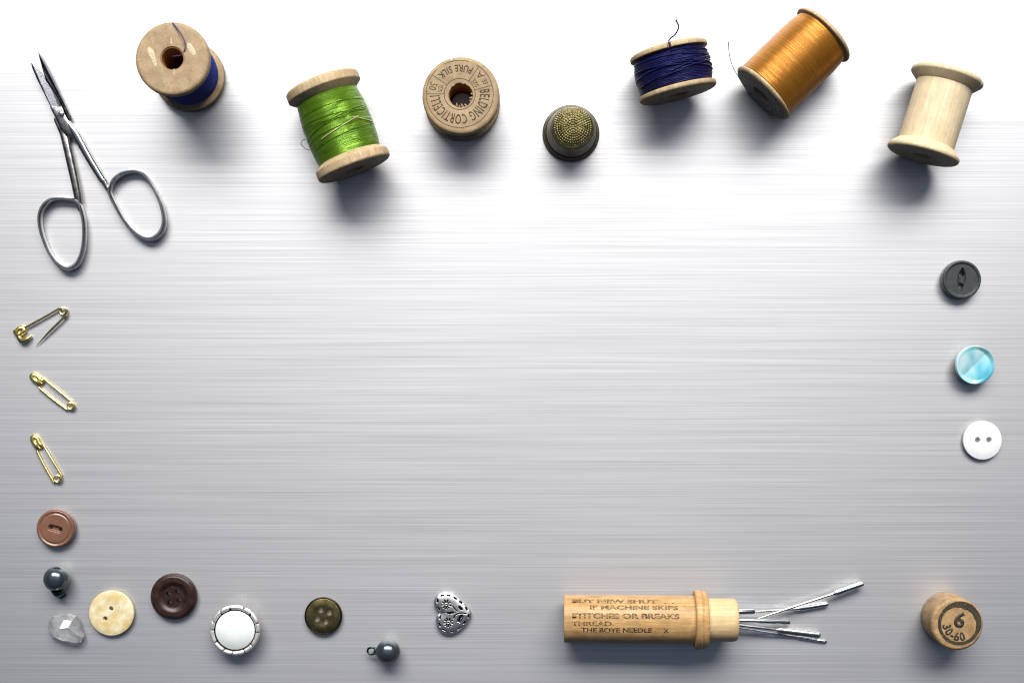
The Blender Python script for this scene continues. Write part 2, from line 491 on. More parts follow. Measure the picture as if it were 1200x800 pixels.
def strand(z0, z1, t0, t1, r, th=.14, bow=0, n=22):
    pts = []
    for k in range(n+1):
        t = k/n; a = t0+(t1-t0)*t; z = z0+(z1-z0)*t + bow*math.sin(PI*t)
        rr = r(z) if callable(r) else r
        pts.append((rr*math.cos(a), rr*math.sin(a), z))
    return tube(pts, th, seg=6, smooth=False)
def spool(name, label, R, L, rc, rh, rim, cone, matw, loc, ang=None, rf0=None, rf1=None, tilt=(0, 0), rz=0):
    if ang is None: t = thing(name, label, 'thread spool', loc, rz, tilt=tilt); T = None
    else: t = thing(name, label, 'thread spool', loc, ang); T = LIE(R, L)
    part('flange', flange(R, rim, cone, rc, rh, 0, 1, rf0), matw, t, T)
    part('flange', flange(R, rim, cone, rc, rh, L, -1, rf1), matw, t, T)
    bar = [(rh, rim+cone-.2), (rc, rim+cone-.2), (rc, L-rim-cone+.2), (rh, L-rim-cone+.2)]
    part('barrel', lathe(bar, 96), matw, t, T)
    return t, T
def axis_angle(pa, pb):   # root +Y runs from pa to pb (photo pixels)
    dx = pb[0]-pa[0]; dy = -(pb[1]-pa[1]); return math.atan2(dy, dx)-PI/2
def lying_loc(pa, pb, R):
    c = P((pa[0]+pb[0])/2, (pa[1]+pb[1])/2, R); return (c.x, c.y, 0)

# -- blue thread spool, standing
H = 29.0
t, T = spool('thread_spool', 'upright tan wooden spool wound with royal blue thread, dried glue spots on its top', 12.2, H, 7.5, 3.9, 3.2, 2.2, M['wood_tan'],
             (*(P(202, 69, H).xy-Vector((.6, .85))), .38), tilt=(R_(-1.75), R_(1.25)))
part('thread_winding', winding(lambda u: 10.3+.5*math.sin(PI*u), 4.6, H-4.6, .34, .16, seed=3), M['blue'], t)
part('bore', lathe([(3.85, .3), (3.85, H-.4), (3.6, H-.4), (3.6, .3)], 40), M['bore'], t)
c0 = P(202, 69, H)
def loc_on(px, py, z, c=None):
    p = P(px, py, z); return (p.x-(c or c0).x, p.y-(c or c0).y, z)
part('thread_end', tube([loc_on(201, 27.5, H-1.2), loc_on(203, 28, H+.25), loc_on(207, 33, H+.6), loc_on(213, 42, H+1.1), loc_on(217, 52, H+.7), loc_on(216, 60, H+.3),
                         loc_on(213, 64.5, H-1.2), loc_on(206, 66, H-2.4), loc_on(199, 66, H-4)], [.16, .26, .26, .2, .2, .2, .18, .18, .15], seg=8), M['violet'], t)
rs = random.Random(4)
def blob_outline(pts, n=4): return [tuple(v.xy) for v in catmull([Vector((x, y, 0)) for x, y in pts], n, True)]
def glue(pts):
    cx = sum(p[0] for p in pts)/len(pts); cy = sum(p[1] for p in pts)/len(pts)
    return pillow(blob_outline(pts), lambda x, y, s: H+.10-.06*s*s+.03*mn.noise(Vector((x*2, y*2, 0))), H-.05, .03, 6, .97, (cx, cy))
g1 = [loc_on(x, y, H)[:2] for x, y in [(173, 58), (176, 56), (180, 60), (182, 66), (184, 74), (184, 79), (181, 77), (177, 69), (174, 64)]]
g2 = [loc_on(x, y, H)[:2] for x, y in [(220, 51), (224, 52), (228, 58), (230, 64), (226, 65), (221, 60), (219, 55)]]
g3_ = [loc_on(x, y, H)[:2] for x, y in [(217, 80), (224, 74), (231, 82), (225, 87), (219, 88)]]
for g in (g1, g2): part('glue_spot', glue(g), M['glue'], t)
for (x, y) in ((200.5, 48.5), (204, 85)):
    a = loc_on(x, y-3.6, H+.02); b = loc_on(x+.5, y+3.6, H+.02)
    part('saw_mark', tube([a, b], [.22, .3], [.08, .1], seg=8, smooth=False), M['residue'], t)

# -- green silk spool, lying
pa, pb = (416.0, 199.0), (376.5, 97.0)
R, L = 13.0, 32.0
ang = axis_angle(pa, pb)
t, T = spool('thread_spool', 'birch spool of bright green silk thread lying on its side', R, L, 8.6, 3.5, 3.3, 3.4, M['wood_birch'], lying_loc(pa, pb, R), ang)
gr = lambda u: 11.3 + .45*math.sin(PI*min(1, u*1.1)) - .5*u**6 - .5*(1-u)**8
part('thread_winding', winding(gr, 4.4, L-5.6, .27, .08, seed=9, wander=.06, lump=.03, seg=120), M['green'], t, T)
rr = lambda z: gr((z-4.4)/(L-10)) + .18
for z0, z1, t0, t1, bw in [(14, 17.5, -1.3, 1.2, .5), (16.5, 18.6, -1.1, 1.5, -.5), (19.5, 17.2, -1.5, 1.0, .2), (12.5, 13.8, -1.4, .6, .4), (22, 21, -1.5, 1.5, .3),
                           (10, 12.2, -.9, 1.4, 0), (18.5, 16.0, -1.6, .4, .4), (15.2, 19.2, -.8, 1.5, .3)]:
    part('loose_strand', strand(z0, z1, t0, t1, rr, .08, bw), M['green'], t, T)
part('pale_strand', strand(12.0, 15.2, -.55, .75, lambda z: rr(z)+.05, .13, -.3), M['paleline'], t, T)
part('pale_strand', strand(15.3, 12.6, .55, 1.35, lambda z: rr(z)+.05, .15, -.3), M['paleline'], t, T)
part('thread_end', tube([(-1.5, -12.3, 16), (-4, -13.2, 16.8), (-6.5, -14.6, 16.2), (-7.4, -14.2, 14.8), (-6.5, -12.8, 13.2), (-5, -11.0, 12.6)], .11, seg=6), M['darkthread'], t, T)

# -- printed pale spool, standing
H = 18.0
c0 = P(540, 112, H)
t, T = spool('thread_spool', 'upright wooden spool with a ring of black lettering reading PURE SILK stamped on its top', 13.1, H, 8.5, 4.2, 4.6, 1.8, M['wood_tan'],
             (*c0.xy, 0), rf1=lambda i, th, r, z: (r - .55*max(0, 1-abs(((th-R_(104)+PI) % (2*PI))-PI)/.05) if r > 10 else
                                                 (r-abs(.45*mn.noise(Vector((math.cos(th)*3, math.sin(th)*3, z*.6)))) if r < 5 else r)))
part('thread_winding', winding(lambda u: 10.8, 6.3, H-6.3, .34, .16, seed=5), M['darkthread'], t)
part('bore', lathe([(4.15, .3), (4.15, H-1.2), (3.95, H-1.2), (3.95, .3)], 40), M['bore'], t)
cx, cy = P(538.7, 110.3, H).xy - c0.xy          # the stamp sits a little off centre
cx = float(cx); cy = float(cy); z = H+.015
k = PX*(D-H)/D
ro, ri = 39.3*k, 18.2*k
def shift(me): me.transform(Matrix.Translation((cx, cy, 0))); return me
segs = [(R_(74), R_(118)), (R_(132), R_(172)), (R_(173), R_(420))]
part('printed_ring', shift(join([ring_line(ro, .20, z, a, b, 90) for a, b in segs])), M['ink_spool'], t, flat=True)
part('printed_ring', shift(ring_line(ri, .22, z)), M['ink_spool'], t, flat=True)
def pol(r, a): return (r*math.cos(R_(a)), r*math.sin(R_(a)))
for a in (180, 145, 55, 15): part('printed_divider', shift(bar_line(pol(ri, a), pol(ro, a), .18, z)), M['ink_spool'], t, flat=True)
rm = (ro+ri)/2
part('lettering', shift(arc_text('BELDING CORTICELLI', 4.7, rm, R_(-83), True, z, .515, .055, 1.18)), M['ink_spool'], t, flat=True)
part('lettering', shift(arc_text('PURE SILK', 3.3, rm+.6, R_(100), False, z, .74, .05, 1.12)), M['ink_spool'], t, flat=True)
part('lettering', shift(arc_text('50', 3.6, rm+1.2, R_(164), False, z, .75)), M['ink_spool'], t, flat=True)
part('lettering', shift(arc_text('YDS', 2.3, ri+1.6, R_(163), False, z, .62)), M['ink_spool'], t, flat=True)
part('lettering', shift(arc_text('SIZE', 2.1, ri+1.3, R_(35), False, z, .75)), M['ink_spool'], t, flat=True)
part('lettering', shift(arc_text('A', 3.4, rm+1.2, R_(43), False, z, 1.0)), M['ink_spool'], t, flat=True)
part('lettering', shift(arc_text('EE', 2.3, rm+1.3, R_(26), False, z, .75)), M['ink_spool'], t, flat=True)
for a, ln in ((-8, 1.3), (-25, .9), (-60, 1.2), (-78, 1.6), (-95, 1.0), (-110, 1.5), (12, .8)):
    p = Vector((*pol(4.1, a), H-1.0)); q = p*1.0 - Vector((*pol(ln, a+20), 0)) + Vector((0, 0, .5))
    part('splinter', tube([p, (p+q)/2+Vector((0, 0, .2)), q], [.42, .3, .06], [.15, .12, .05], seg=6), M['wood_tan'], t)

# -- navy spool, lying
pa, pb = (794.5, 109.0), (783.0, 60.0)
R, L = 13.4, 16.2
ang = axis_angle(pa, pb)
nf = nick([(R_(-6), .035, 1.6, 9)])
t, T = spool('thread_spool', 'short wide wooden spool of navy blue thread lying on its side', R, L, 8.5, 3.8, 2.0, .4, M['wood_birch'], lying_loc(pa, pb, R), ang, rf1=nf)
nr = lambda u: 12.3+.75*math.sin(PI*u)
part('thread_winding', winding(nr, 2.4, L-2.4, .48, .22, seed=2, wander=.13, lump=.30, seg=120), M['navy'], t, T)
rr = lambda z: nr((z-2.4)/(L-4.8))+.22
for z0, z1, t0, t1, bw in [(5, 8.6, -.5, 1.3, .3), (10, 8, -1.4, .7, .2), (8.7, 5.6, -.3, 1.4, 0), (12.6, 11.4, -1.5, .4, .2), (4.5, 6, -1.4, .2, .3), (6.5, 10, -.2, 1.2, .2),
                           (13.2, 12.2, -.1, 1.4, 0), (9.5, 7, .1, 1.5, 0), (7.2, 9.1, -1.5, .3, .3), (11.2, 9.6, .2, 1.5, .2)]:
    part('loose_strand', strand(z0, z1, t0, t1, rr, .20, bw), M['navy'], t, T)
tl = [(13.0, -1.2, L-2.8), (13.75, -1.3, L-2.2), (13.85, -1.35, L-.4), (13.6, -.6, L+.6), (13.9, 1.2, L+1.5), (14.2, 2.4, L+2.7), (14.6, 2.9, L+4.0), (15.0, 2.5, L+5.6)]
part('thread_end', tube(tl, .26, seg=8), M['navy'], t, T)
part('thread_end_tip', tube([tl[-1], (15.1, 2.4, L+6.0)], [.30, .34], seg=8, smooth=False), M['navy'], t, T)

# -- gold spool, lying
pa, pb = (892.5, 110.5), (966.5, 39.5)
R, L = 12.1, 30.6
ang = axis_angle(pa, pb)
t, T = spool('thread_spool', 'golden brown thread spool lying on its side with a black paper end label', R, L, 8.5, 3.6, 1.5, .5, M['wood_birch'], lying_loc(pa, pb, R), ang)
gd = lambda u: 11.55 - .7*u**10
part('thread_winding', winding(gd, 1.8, L-2.0, .27, .06, seed=12, wander=.02, lump=.010, seg=130), M['gold'], t, T)
lab = part('paper_label', lathe([(3.7, -.08), (10.9, -.08), (10.9, 0), (3.7, 0)], 72), M['blacklabel'], t, T)
part('label_ring', ring_line(10.1, .25, -.12), M['goldprint'], t, T)
part('label_ring', ring_line(6.2, .25, -.12), M['goldprint'], t, T)
for k_ in range(14):
    a = 2*PI*k_/14; part('label_mark', ring_line(8.2, 1.3, -.12, a, a+.12+.1*(k_ % 3), 6), M['goldprint'], t, T)
c0 = Vector(lying_loc(pa, pb, R)); root = t
Rt = Matrix.Rotation(-ang, 4, 'Z')
def to_root(px, py, z, c, ang): return Matrix.Rotation(-ang, 3, 'Z') @ (P(px, py, z)-Vector((c.x, c.y, 0)))
part('thread_end', tube([to_root(x, y, z, c0, ang) for x, y, z in [(853.6, 51, 16), (854, 58, 15.5), (855.5, 68, 14.5), (859, 79, 13.5), (864, 88, 12.5), (868, 95, 12), (871, 99, 12)]], .13, seg=6), M['greyline'], t)
part('thread_tip', tube([to_root(853.4, 49.5, 16.2, c0, ang), to_root(853.6, 53, 16, c0, ang)], .20, seg=6, smooth=False), M['greyline'], t)

# -- bare spool, lying
pa, pb = (1081.0, 182.0), (1110.8, 88.0)
R, L = 12.3, 29.6
ang = axis_angle(pa, pb)
t, T = spool('thread_spool', 'empty pale wooden spool without thread lying on its side', R, L, 9.5, 3.3, 1.7, 2.7, M['wood_bare'], lying_loc(pa, pb, R), ang,
             rf1=nick([(R_(57), .10, .5, 11)]), rf0=None)
part('bore', lathe([(3.65, .4), (3.65, L-.4), (3.4, L-.4), (3.4, .4)], 40), M['bore'], t, T)

# ---------------------------------------------------------------- thimble
H = 17.0
c0 = P(671.5, 148, H)
t = thing('thimble', 'dark antique metal thimble with a dimpled brass dome standing upright', 'thimble', (*c0.xy, 0), tilt=(0, 0))
wall = rounded([(9.0, .5, .4), (9.35, .1, .2), (9.5, 1.2, .3), (9.05, 1.9, .3), (8.85, 3.2, .3), (8.5, 6.5, .3), (7.3, 12.5, .5), (6.7, H-2.9, .3), (5.6, H-2.9, 0), (8.0, 5, .2)], .3, 3)
part('side_wall', lathe(wall, 120), M['thimble_side'], t)
part('rolled_rim', lathe([(9.45+.55*math.cos(a), .72+.6*math.sin(a)) for a in np.linspace(0, 2*PI, 13)[:-1]], 96), M['thimble_side'], t)
part('groove_band', lathe([(9.0+.22*math.cos(a), 3.6+.25*math.sin(a)) for a in np.linspace(0, 2*PI, 9)[:-1]], 96), M['thimble_side'], t)
def dimples(x, y, s):
    r = math.hypot(x, y); a = math.atan2(y, x); k_ = round(r/.8)
    z = H - 2.6*(r/6.95)**3.2
    if r < 6.75 and k_ > 0:
        n = max(5, int(k_*6.3)); fa = (a/(2*PI)*n+.5*(k_ % 2)) % 1-.5
        d = math.hypot((r-k_*.8)/.40, fa*2*PI*r/n/.40)
        z += .34*max(0, 1-d*d)
    elif k_ == 0: z += .2*max(0, 1-(r/.3)**2)
    return z
part('dimpled_dome', pillow(circle(6.95, 360), dimples, H-3.6, .25, 92, .98), M['thimble_top'], t, sharp=60)
for row in range(2):
    n = 44
    V = []
    ms = []
    for k_ in range(n):
        a = 2*PI*(k_+.5*(row % 2))/n; z = H-3.5-row*.8; r = np.interp(z, [6.5, 12.5, H-2.9], [8.5, 7.3, 6.9])
        p = Vector((r*math.cos(a), r*math.sin(a), z))
        ms.append((p, a))
    bm = bmesh.new()
    for p, a in ms:
        bmesh.ops.create_icosphere(bm, subdivisions=1, radius=.24, matrix=Matrix.Translation(p))
    me = bpy.data.meshes.new('m'); bm.to_mesh(me); bm.free()
    part('knurled_band', me, M['thimble_top'], t)

# ---------------------------------------------------------------- scissors
c0 = P(95, 190, 2)
t = thing('scissors', 'small steel embroidery scissors with two oval finger loops, lying slightly open', 'scissors', (c0.x, c0.y, 0))
def sp(px, py, z): p = P(px, py, z); return Vector((p.x-c0.x, p.y-c0.y, z))
def z6(x, y): return (40+x/5.714, 190+y/5.714)
def z7(x, y): return (30+x/8, 50+y/8)
def z5(x, y): return (50+x/8, 120+y/8)
# dark lower blade + left shank
def blade(outl, spine, z0, th):
    """hollow-ground blade: outline in px, thick at the spine side"""
    o = [sp(x, y, z0)[:2] for x, y in outl]
    cxx = sum(p[0] for p in o)/len(o); cyy = sum(p[1] for p in o)/len(o)
    # resample the outline
    pts = []
    for i in range(len(o)):
        a, b = Vector(o[i]), Vector(o[(i+1) % len(o)])
        for q in range(4): pts.append(tuple(a.lerp(b, q/4)))
    s0 = Vector(sp(*spine[0], z0)[:2]); s1 = Vector(sp(*spine[1], z0)[:2]); d = (s1-s0).normalized(); nrm = Vector((-d.y, d.x))
    def top(x, y, s):
        dist = abs((Vector((x, y))-s0).dot(nrm))
        return z0+th*max(.25, 1-.30*dist)
    return pillow(pts, top, z0, .12, 10, .96, (cxx, cyy))
dark = [z7(128, 98), z7(165, 150), z7(215, 240), z7(270, 350), z7(330, 480), z7(375, 580), z7(430, 700), z7(420, 760), z7(340, 740), z7(300, 640), z7(300, 530), z7(235, 430), z7(190, 350), z7(160, 240), z7(138, 150)]
part('blade', blade(dark, (z7(128, 98), z7(430, 700)), 1.0, 1.1), M['steel_dark'], t)
silv = [z7(58, 178), z7(68, 240), z7(110, 340), z7(150, 420), z7(200, 520), z7(250, 620), z7(290, 700), z7(350, 690), z7(345, 610), z7(322, 560), z7(262, 460), z7(200, 370), z7(150, 290), z7(108, 232), z7(72, 195)]
part('blade', blade(silv, (z7(58, 178), z7(290, 700)), 2.15, 1.1), M['steel'], t)
# joint plates
jl = [z7(235, 600), z7(300, 600), z7(345, 610), z5(215, 120), z5(280, 230), z5(330, 320), z5(310, 350), z5(250, 320), z5(185, 270), z5(150, 200), z5(115, 130)]
o_ = [sp(x, y, 2.4)[:2] for x, y in jl]
o_ = [tuple(v.xy) for v in catmull([Vector((*p, 0)) for p in o_], 4, True)]
cxy = (sum(p[0] for p in o_)/len(o_), sum(p[1] for p in o_)/len(o_))
part('joint_plate', pillow(o_, lambda x, y, s: 3.45-.35*s**3, 2.1, .3, 10, .97, cxy), M['steel_worn'], t)
jl = [z5(110, 150), z5(200, 130), z5(260, 250), z5(255, 350), z5(215, 400), z5(180, 330), z5(140, 240)]
o_ = [sp(x, y, 1.2)[:2] for x, y in jl]
o_ = [tuple(v.xy) for v in catmull([Vector((*p, 0)) for p in o_], 4, True)]
cxy = (sum(p[0] for p in o_)/len(o_), sum(p[1] for p in o_)/len(o_))
part('joint_plate', pillow(o_, lambda x, y, s: 2.1-.3*s**3, .9, .3, 8, .97, cxy), M['steel_worn'], t)
sc = sp(72, 134, 3.5)
scr = boolean(lathe(rounded([(0.001, 0, 0), (1.05, 0, .1), (1.05, .35, .2), (.7, .75, .2), (.001, .85, 0)], .2, 3), 40),
              [tube([(-1.5, -.2, .85), (1.5, .3, .85)], .13, .3, seg=4, smooth=False)])
part('screw', scr, M['chrome'], t, Matrix.Translation(sc-Vector((0, 0, .1))))
# shanks
part('shank', tube([sp(74.5, 155, 1.6), sp(78, 170, 1.8), sp(82.7, 190, 1.9), sp(87.6, 212, 2.0), sp(91.6, 232, 2.0), sp(94.2, 247, 1.9)],
                   [1.45, 1.4, 1.45, 1.4, 1.3, .7], [.8, 1.1, 1.25, 1.3, 1.3, 1.0], seg=14), M['steel_worn'], t)
part('shank', tube([sp(*z5(235, 190), 2.6), sp(*z5(290, 265), 2.7), sp(*z5(350, 370), 2.5), sp(*z5(440, 530), 2.3), sp(*z5(560, 725), 2.1), sp(*z6(470, 130), 2.0), sp(*z6(512, 215), 1.9)],
                   [1.0, 1.3, 1.35, 1.3, 1.2, 1.1, .7], [.7, .95, 1.1, 1.15, 1.2, 1.2, 1.0], seg=14), M['steel_loop'], t)
ll = [(262, 254), (200, 245), (130, 248), (75, 285), (42, 350), (45, 440), (78, 545), (125, 635), (180, 695), (235, 712), (290, 680), (325, 600), (338, 500), (335, 400), (318, 320), (298, 275)]
part('finger_loop', tube([sp(*z6(x, y), 1.9) for x, y in ll], [.75, .8, .85, .95, .8, .7, .7, .75, .9, 1.0, .95, .8, .75, .75, .75, .8], 1.85, seg=14, closed=True), M['steel_loop'], t)
rl = [(508, 185), (530, 130), (580, 85), (650, 62), (715, 72), (772, 125), (820, 205), (858, 300), (872, 400), (850, 470), (800, 510), (730, 505), (655, 450), (590, 365), (545, 285), (515, 225)]
part('finger_loop', tube([sp(*z6(x, y), 1.9) for x, y in rl], [.75, .8, .9, .85, .75, .7, .7, .75, .85, 1.0, 1.0, .85, .75, .7, .75, .75], 1.85, seg=14, closed=True), M['steel_loop'], t)

# ---------------------------------------------------------------- safety pins
def coil(c, r, wr, turns=1.6, a0=0):
    n = 26; return tube([(c[0]+r*math.cos(a0+2*PI*turns*k_/n), c[1]+r*math.sin(a0+2*PI*turns*k_/n), c[2]+wr*1.4*k_/n*turns) for k_ in range(n+1)], wr, seg=8, smooth=False)
def clasp_mesh(w_, l_, h_, bend=0):
    """folded sheet head, long axis local y"""
    o = [tuple(v.xy) for v in catmull([Vector((x, y, 0)) for x, y in [(-w_*.75, -l_), (-w_, -l_*.3), (-w_, l_*.45), (-w_*.5, l_*.98), (w_*.5, l_*.98), (w_, l_*.45), (w_, -l_*.3), (w_*.85, -l_)]], 6, True)]
    me = pillow(o, lambda x, y, s: h_-.75*s**4-.35*math.exp(-((x-.1)**2/.25+(y-.2)**2/.9)), .05, .3, 14, .9)
    cut = tube([(-.1, .9, h_), (.25, .2, h_-.1), (.1, -.8, h_), (.5, -l_-1, h_)], [.26, .28, .25, .30], .5, seg=8)
    return boolean(me, [cut])
def closed_pin(label, head, A0, A1, B0, B1, cc):
    c = P(*head, 1); t = thing('safety_pin', label, 'safety pin', (c.x, c.y, 0), group='safety pins at the left edge')
    def q(p, z): v = P(*p, z); return Vector((v.x-c.x, v.y-c.y, z))
    part('spine', tube([q(B0, .9), q(((B0[0]+B1[0])/2-.4, (B0[1]+B1[1])/2+.4), .9), q(B1, .8)], .42, seg=10), M['brass'], t)
    part('pin_shaft', tube([q(A0, 1.1), q(((A0[0]+A1[0])/2, (A0[1]+A1[1])/2), 1.2), q(A1, 1.0)], [.26, .36, .38], seg=10), M['brass'], t)
    a = math.atan2(-(B1[1]-cc[1]), B1[0]-cc[0])
    part('coil', coil(q(cc, .6), 1.15, .36, 1.5, a), M['brass'], t)
    d = Vector((A1[0]+B1[0]-A0[0]-B0[0], -(A1[1]+B1[1]-A0[1]-B0[1]))); rz = math.atan2(d.y, d.x)+PI/2
    part('clasp', clasp_mesh(1.6, 2.7, 1.6), M['brass'], t, Matrix.Rotation(rz, 4, 'Z'))
    return t
closed_pin('closed brass safety pin lying diagonally just below the open one', (42.5, 444), (49, 442), (84, 470.5), (45.5, 454), (78.5, 480), (83.5, 475.5))
closed_pin('closed brass safety pin standing steeper, lowest of the three, above the brown slotted button', (42, 517.5), (50.5, 521), (72, 557), (43, 528), (63, 565), (68, 560.5))
c = P(23.5, 388, 1); t = thing('safety_pin', 'open safety pin with its sharp shaft swung away from the clasp', 'safety pin', (c.x, c.y, 0), group='safety pins at the left edge')
def q(p, z): v = P(*p, z); return Vector((v.x-c.x, v.y-c.y, z))
part('spine', tube([q((29, 384), 1.0), q((50, 372.5), 1.0), q((70, 361), 1.0)], [.42, .38, .36], seg=10), M['brass_dull'], t)
part('pin_shaft', tube([q((78, 369), 1.2), q((71, 375.5), 1.2), q((55, 391.5), 1.0), q((42, 406), .5)], [.36, .42, .36, .04], seg=10), M['brass_dull'], t)
part('coil', coil(q((74.7, 364.5), .7), 1.25, .36, 1.6, R_(140)), M['brass_dull'], t)
part('clasp', clasp_mesh(1.7, 2.2, 1.8), M['brass'], t, Matrix.Rotation(R_(-55), 4, 'Z'))
part('clasp_hook', tube([q((22, 395), .9), q((26, 398.5), 1.3), q((31, 397), 1.4), q((37, 393), .9)], [1.0, 1.1, .9, .3], [.8, 1.1, .9, .4], seg=10), M['brass_dull'], t)

# ---------------------------------------------------------------- buttons
def button(name, label, cat, px, py, z=0, rz=0, tilt=(0, 0), group=None):
    c = P(px, py, z); return thing(name, label, cat, (c.x, c.y, 0), rz, group, tilt)
G = 'loose sewing buttons'
def sm(a, b, x): t_ = min(1, max(0, (x-a)/(b-a))); return t_*t_*(3-2*t_)
def lens(x, y, a, l, w_):
    u = x*math.cos(a)+y*math.sin(a); v = -x*math.sin(a)+y*math.cos(a)
    ww = w_*max(0, 1-(u/l)**2)
    return 0 if ww <= 0 else max(0, 1-(v/ww)**2)
# brown slotted
t = button('button', 'glossy brown button with two holes joined by a slot', 'button', 65, 619, 2.5, group=G)
br = 6.75
def tp(x, y, s):
    r = math.hypot(x, y)
    z = 2.9-.5*sm(br*.9, br, r)-.28*math.exp(-((r-5.35)/.35)**2)-.0*r - .12*(1-r/br)
    u = x*math.cos(R_(-15))+y*math.sin(R_(-15)); v = -x*math.sin(R_(-15))+y*math.cos(R_(-15))
    d = math.hypot(max(0, abs(u)-1.5), v); z -= .95*sm(1.25, .6, d)
    return z
me = pillow(circle(br, 128), tp, 0, .8, 60, .85)
hs = [(-1.6, .43), (1.6, -.43)]
part('disc', boolean(me, [cyl(x, y, .62, -1, 4) for x, y in hs]), M['brown_plastic'], t, sharp=50)
# charcoal fisheye
t = button('button', 'charcoal grey fisheye button with two holes and a raised rim', 'button', 1127.5, 327.5, 3.5, group=G)
def tp(x, y, s):
    r = math.hypot(x, y)
    z = 3.6+.05-.45*sm(5.9, 5.5, r)-.35*sm(6.35, 6.8, r)
    z -= 1.15*lens(x, y, R_(85), 4.3, 1.6)
    return z
me = pillow(circle(6.8, 128), tp, 0, .9, 64, .86)
part('disc', boolean(me, [cyl(.15, 2.05, 1.1, -1, 5), cyl(-.2, -2.05, 1.1, -1, 5)]), M['charcoal'], t, sharp=50)
# turquoise
t = button('button', 'turquoise mother of pearl button with a carved face', 'button', 1143.5, 427.5, 5, group=G)
def tp(x, y, s):
    r = math.hypot(x, y)
    z = 5.2-.5*(r/6.8)**4
    # crease runs lower left to upper right; scooped out below and right of it
    u = (x*.72+y*.69); v = (x*.69-y*.72)      # v>0: right of the crease
    dep = 1.6*(1-(v/6.5)**1.25) if v > 0 else 1.6*(1+v/6.8)*(1 if v < -1 else 1)
    z -= max(0, dep)*sm(6.75, 5.2, r)
    return z
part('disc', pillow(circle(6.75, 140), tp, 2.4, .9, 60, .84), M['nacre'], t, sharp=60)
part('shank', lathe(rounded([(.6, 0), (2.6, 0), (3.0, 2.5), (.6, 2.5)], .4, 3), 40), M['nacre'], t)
# white
t = button('button', 'plain white two-hole button', 'button', 1152.3, 516, 2.2, group=G)
def tp(x, y, s): r = math.hypot(x, y); return 2.3-.75*(r/6.9)**3-.22*math.exp(-(r/3.2)**4)
me = pillow(circle(6.85, 128), tp, 0, .55, 50, .85)
part('disc', boolean(me, [cyl(-1.9, .25, .95, -1, 4, 1.05), cyl(2.05, .25, .95, -1, 4, 1.05)]), M['white_plastic'], t, sharp=45)
# cream bone
t = button('button', 'stained cream coloured bone button with two small holes', 'button', 130.3, 718.3, 2, group=G)
def tp(x, y, s): r = math.hypot(x, y); return 2.3-.5*(r/8)**5-.10*math.exp(-(r/4.5)**6)+.08*mn.noise(Vector((x*.5, y*.5, 3)))
me = pillow(circle(7.95, 128), tp, 0, .5, 50, .88)
part('disc', boolean(me, [cyl(0, 1.75, .75, -1, 4, .9), cyl(-2.0, -1.7, .68, -1, 4, .85)]), M['bone'], t, sharp=45)
# dark brown
t = button('button', 'dark brown four-hole button with a glossy rounded rim', 'button', 203, 699, 2.5, group=G)
def tp(x, y, s):
    r = math.hypot(x, y); return 3.0-.8*sm(6.6, 8.0, r)**1.5-.75*sm(5.6, 3.6, r)*1-.02*mn.noise(Vector((x, y, 1)))
me = pillow(circle(8.1, 128), tp, 0, .8, 60, .85)
def hp(lst, cpx, cpy, k_): return [((x-cpx)*k_, -(y-cpy)*k_) for x, y in lst]
hs = hp([(212, 203), (278, 190), (222, 268), (288, 250)], 250, 226, PX/6.156)
part('disc', boolean(me, [cyl(x, y, .8, -1, 5, .9) for x, y in hs]), M['darkbrown'], t, sharp=45)
# aged bronze
t = button('button', 'aged bronze metal button with four round holes and a black edge', 'button', 378.6, 721.7, 2, group=G)
def tp(x, y, s): r = math.hypot(x, y); return 2.2-.5*(r/6.2)**3-.3*sm(4.5, 1.5, r)
me = pillow(circle(6.2, 128), tp, .3, .5, 50, .9)
hs = hp([(258, 252), (330, 275), (228, 328), (300, 352)], 282, 303, PX/7.275)
part('disc', boolean(me, [cyl(x, y, 1.12, -1, 4) for x, y in hs]), M['bronze'], t, sharp=45)
part('edge_band', lathe([(6.3+.34*math.cos(a), 1.1+.85*math.sin(a)) for a in np.linspace(0, 2*PI, 15)[:-1]], 96), M['bronze_dark'], t)
# white cabochon in silver bezel
Hh = 6.5
t = button('button', 'round white pearly button set in a notched silver bezel', 'button', 275.3, 738, 5.5, group=G)
part('cup', lathe(rounded([(0.3, 0), (4.2, 0), (6.9, 1.8), (8.35, 4.3), (8.35, 4.9), (0.3, 4.9)], .4, 3), 80), M['cupmetal'], t)
part('cabochon', pillow(circle(6.9, 96), lambda x, y, s: 6.7-1.5*(math.hypot(x, y)/6.9)**2.4, 4.95, .1, 34, .97), M['pearl'], t)
part('bezel_wall', lathe(rounded([(6.92, 4.7), (7.25, 4.7), (7.2, 5.5), (6.92, 5.5)], .1, 2), 96), M['bronze_dark'], t)
def bez(a0, a1, tw=.10):
    n = 9; V = []; F = []; q_ = 8
    for k_ in range(n+1):
        u = k_/n; a = a0+(a1-a0)*u
        for j in range(q_):
            b = 2*PI*j/q_; e = 1-.12*(2*u-1)**6
            rr_ = 8.0+.82*math.cos(b)*e; zz = 5.4+.80*math.sin(b)*e
            aa = a+tw*math.cos(b)
            V.append((rr_*math.cos(aa), rr_*math.sin(aa), zz))
    for k_ in range(n):
        for j in range(q_):
            l = (j+1) % q_; F.append((k_*q_+j, k_*q_+l, (k_+1)*q_+l, (k_+1)*q_+j))
    F.append(tuple(range(q_))[::-1]); F.append(tuple(range(n*q_, (n+1)*q_)))
    return fixn(mesh(V, F))
ns = 13; wd = [1.0, .8, 1.2, .9, 1.1, .75, 1.15, 1.0, .85, 1.1, .9, 1.25, .8]; tot = sum(wd); a = .3
for k_ in range(ns):
    da = 2*PI*wd[k_]/tot
    part('bezel_segment', bez(a+.025, a+da-.025, random.Random(k_).uniform(-.08, .06)), M['silver'], t, sharp=50); a += da

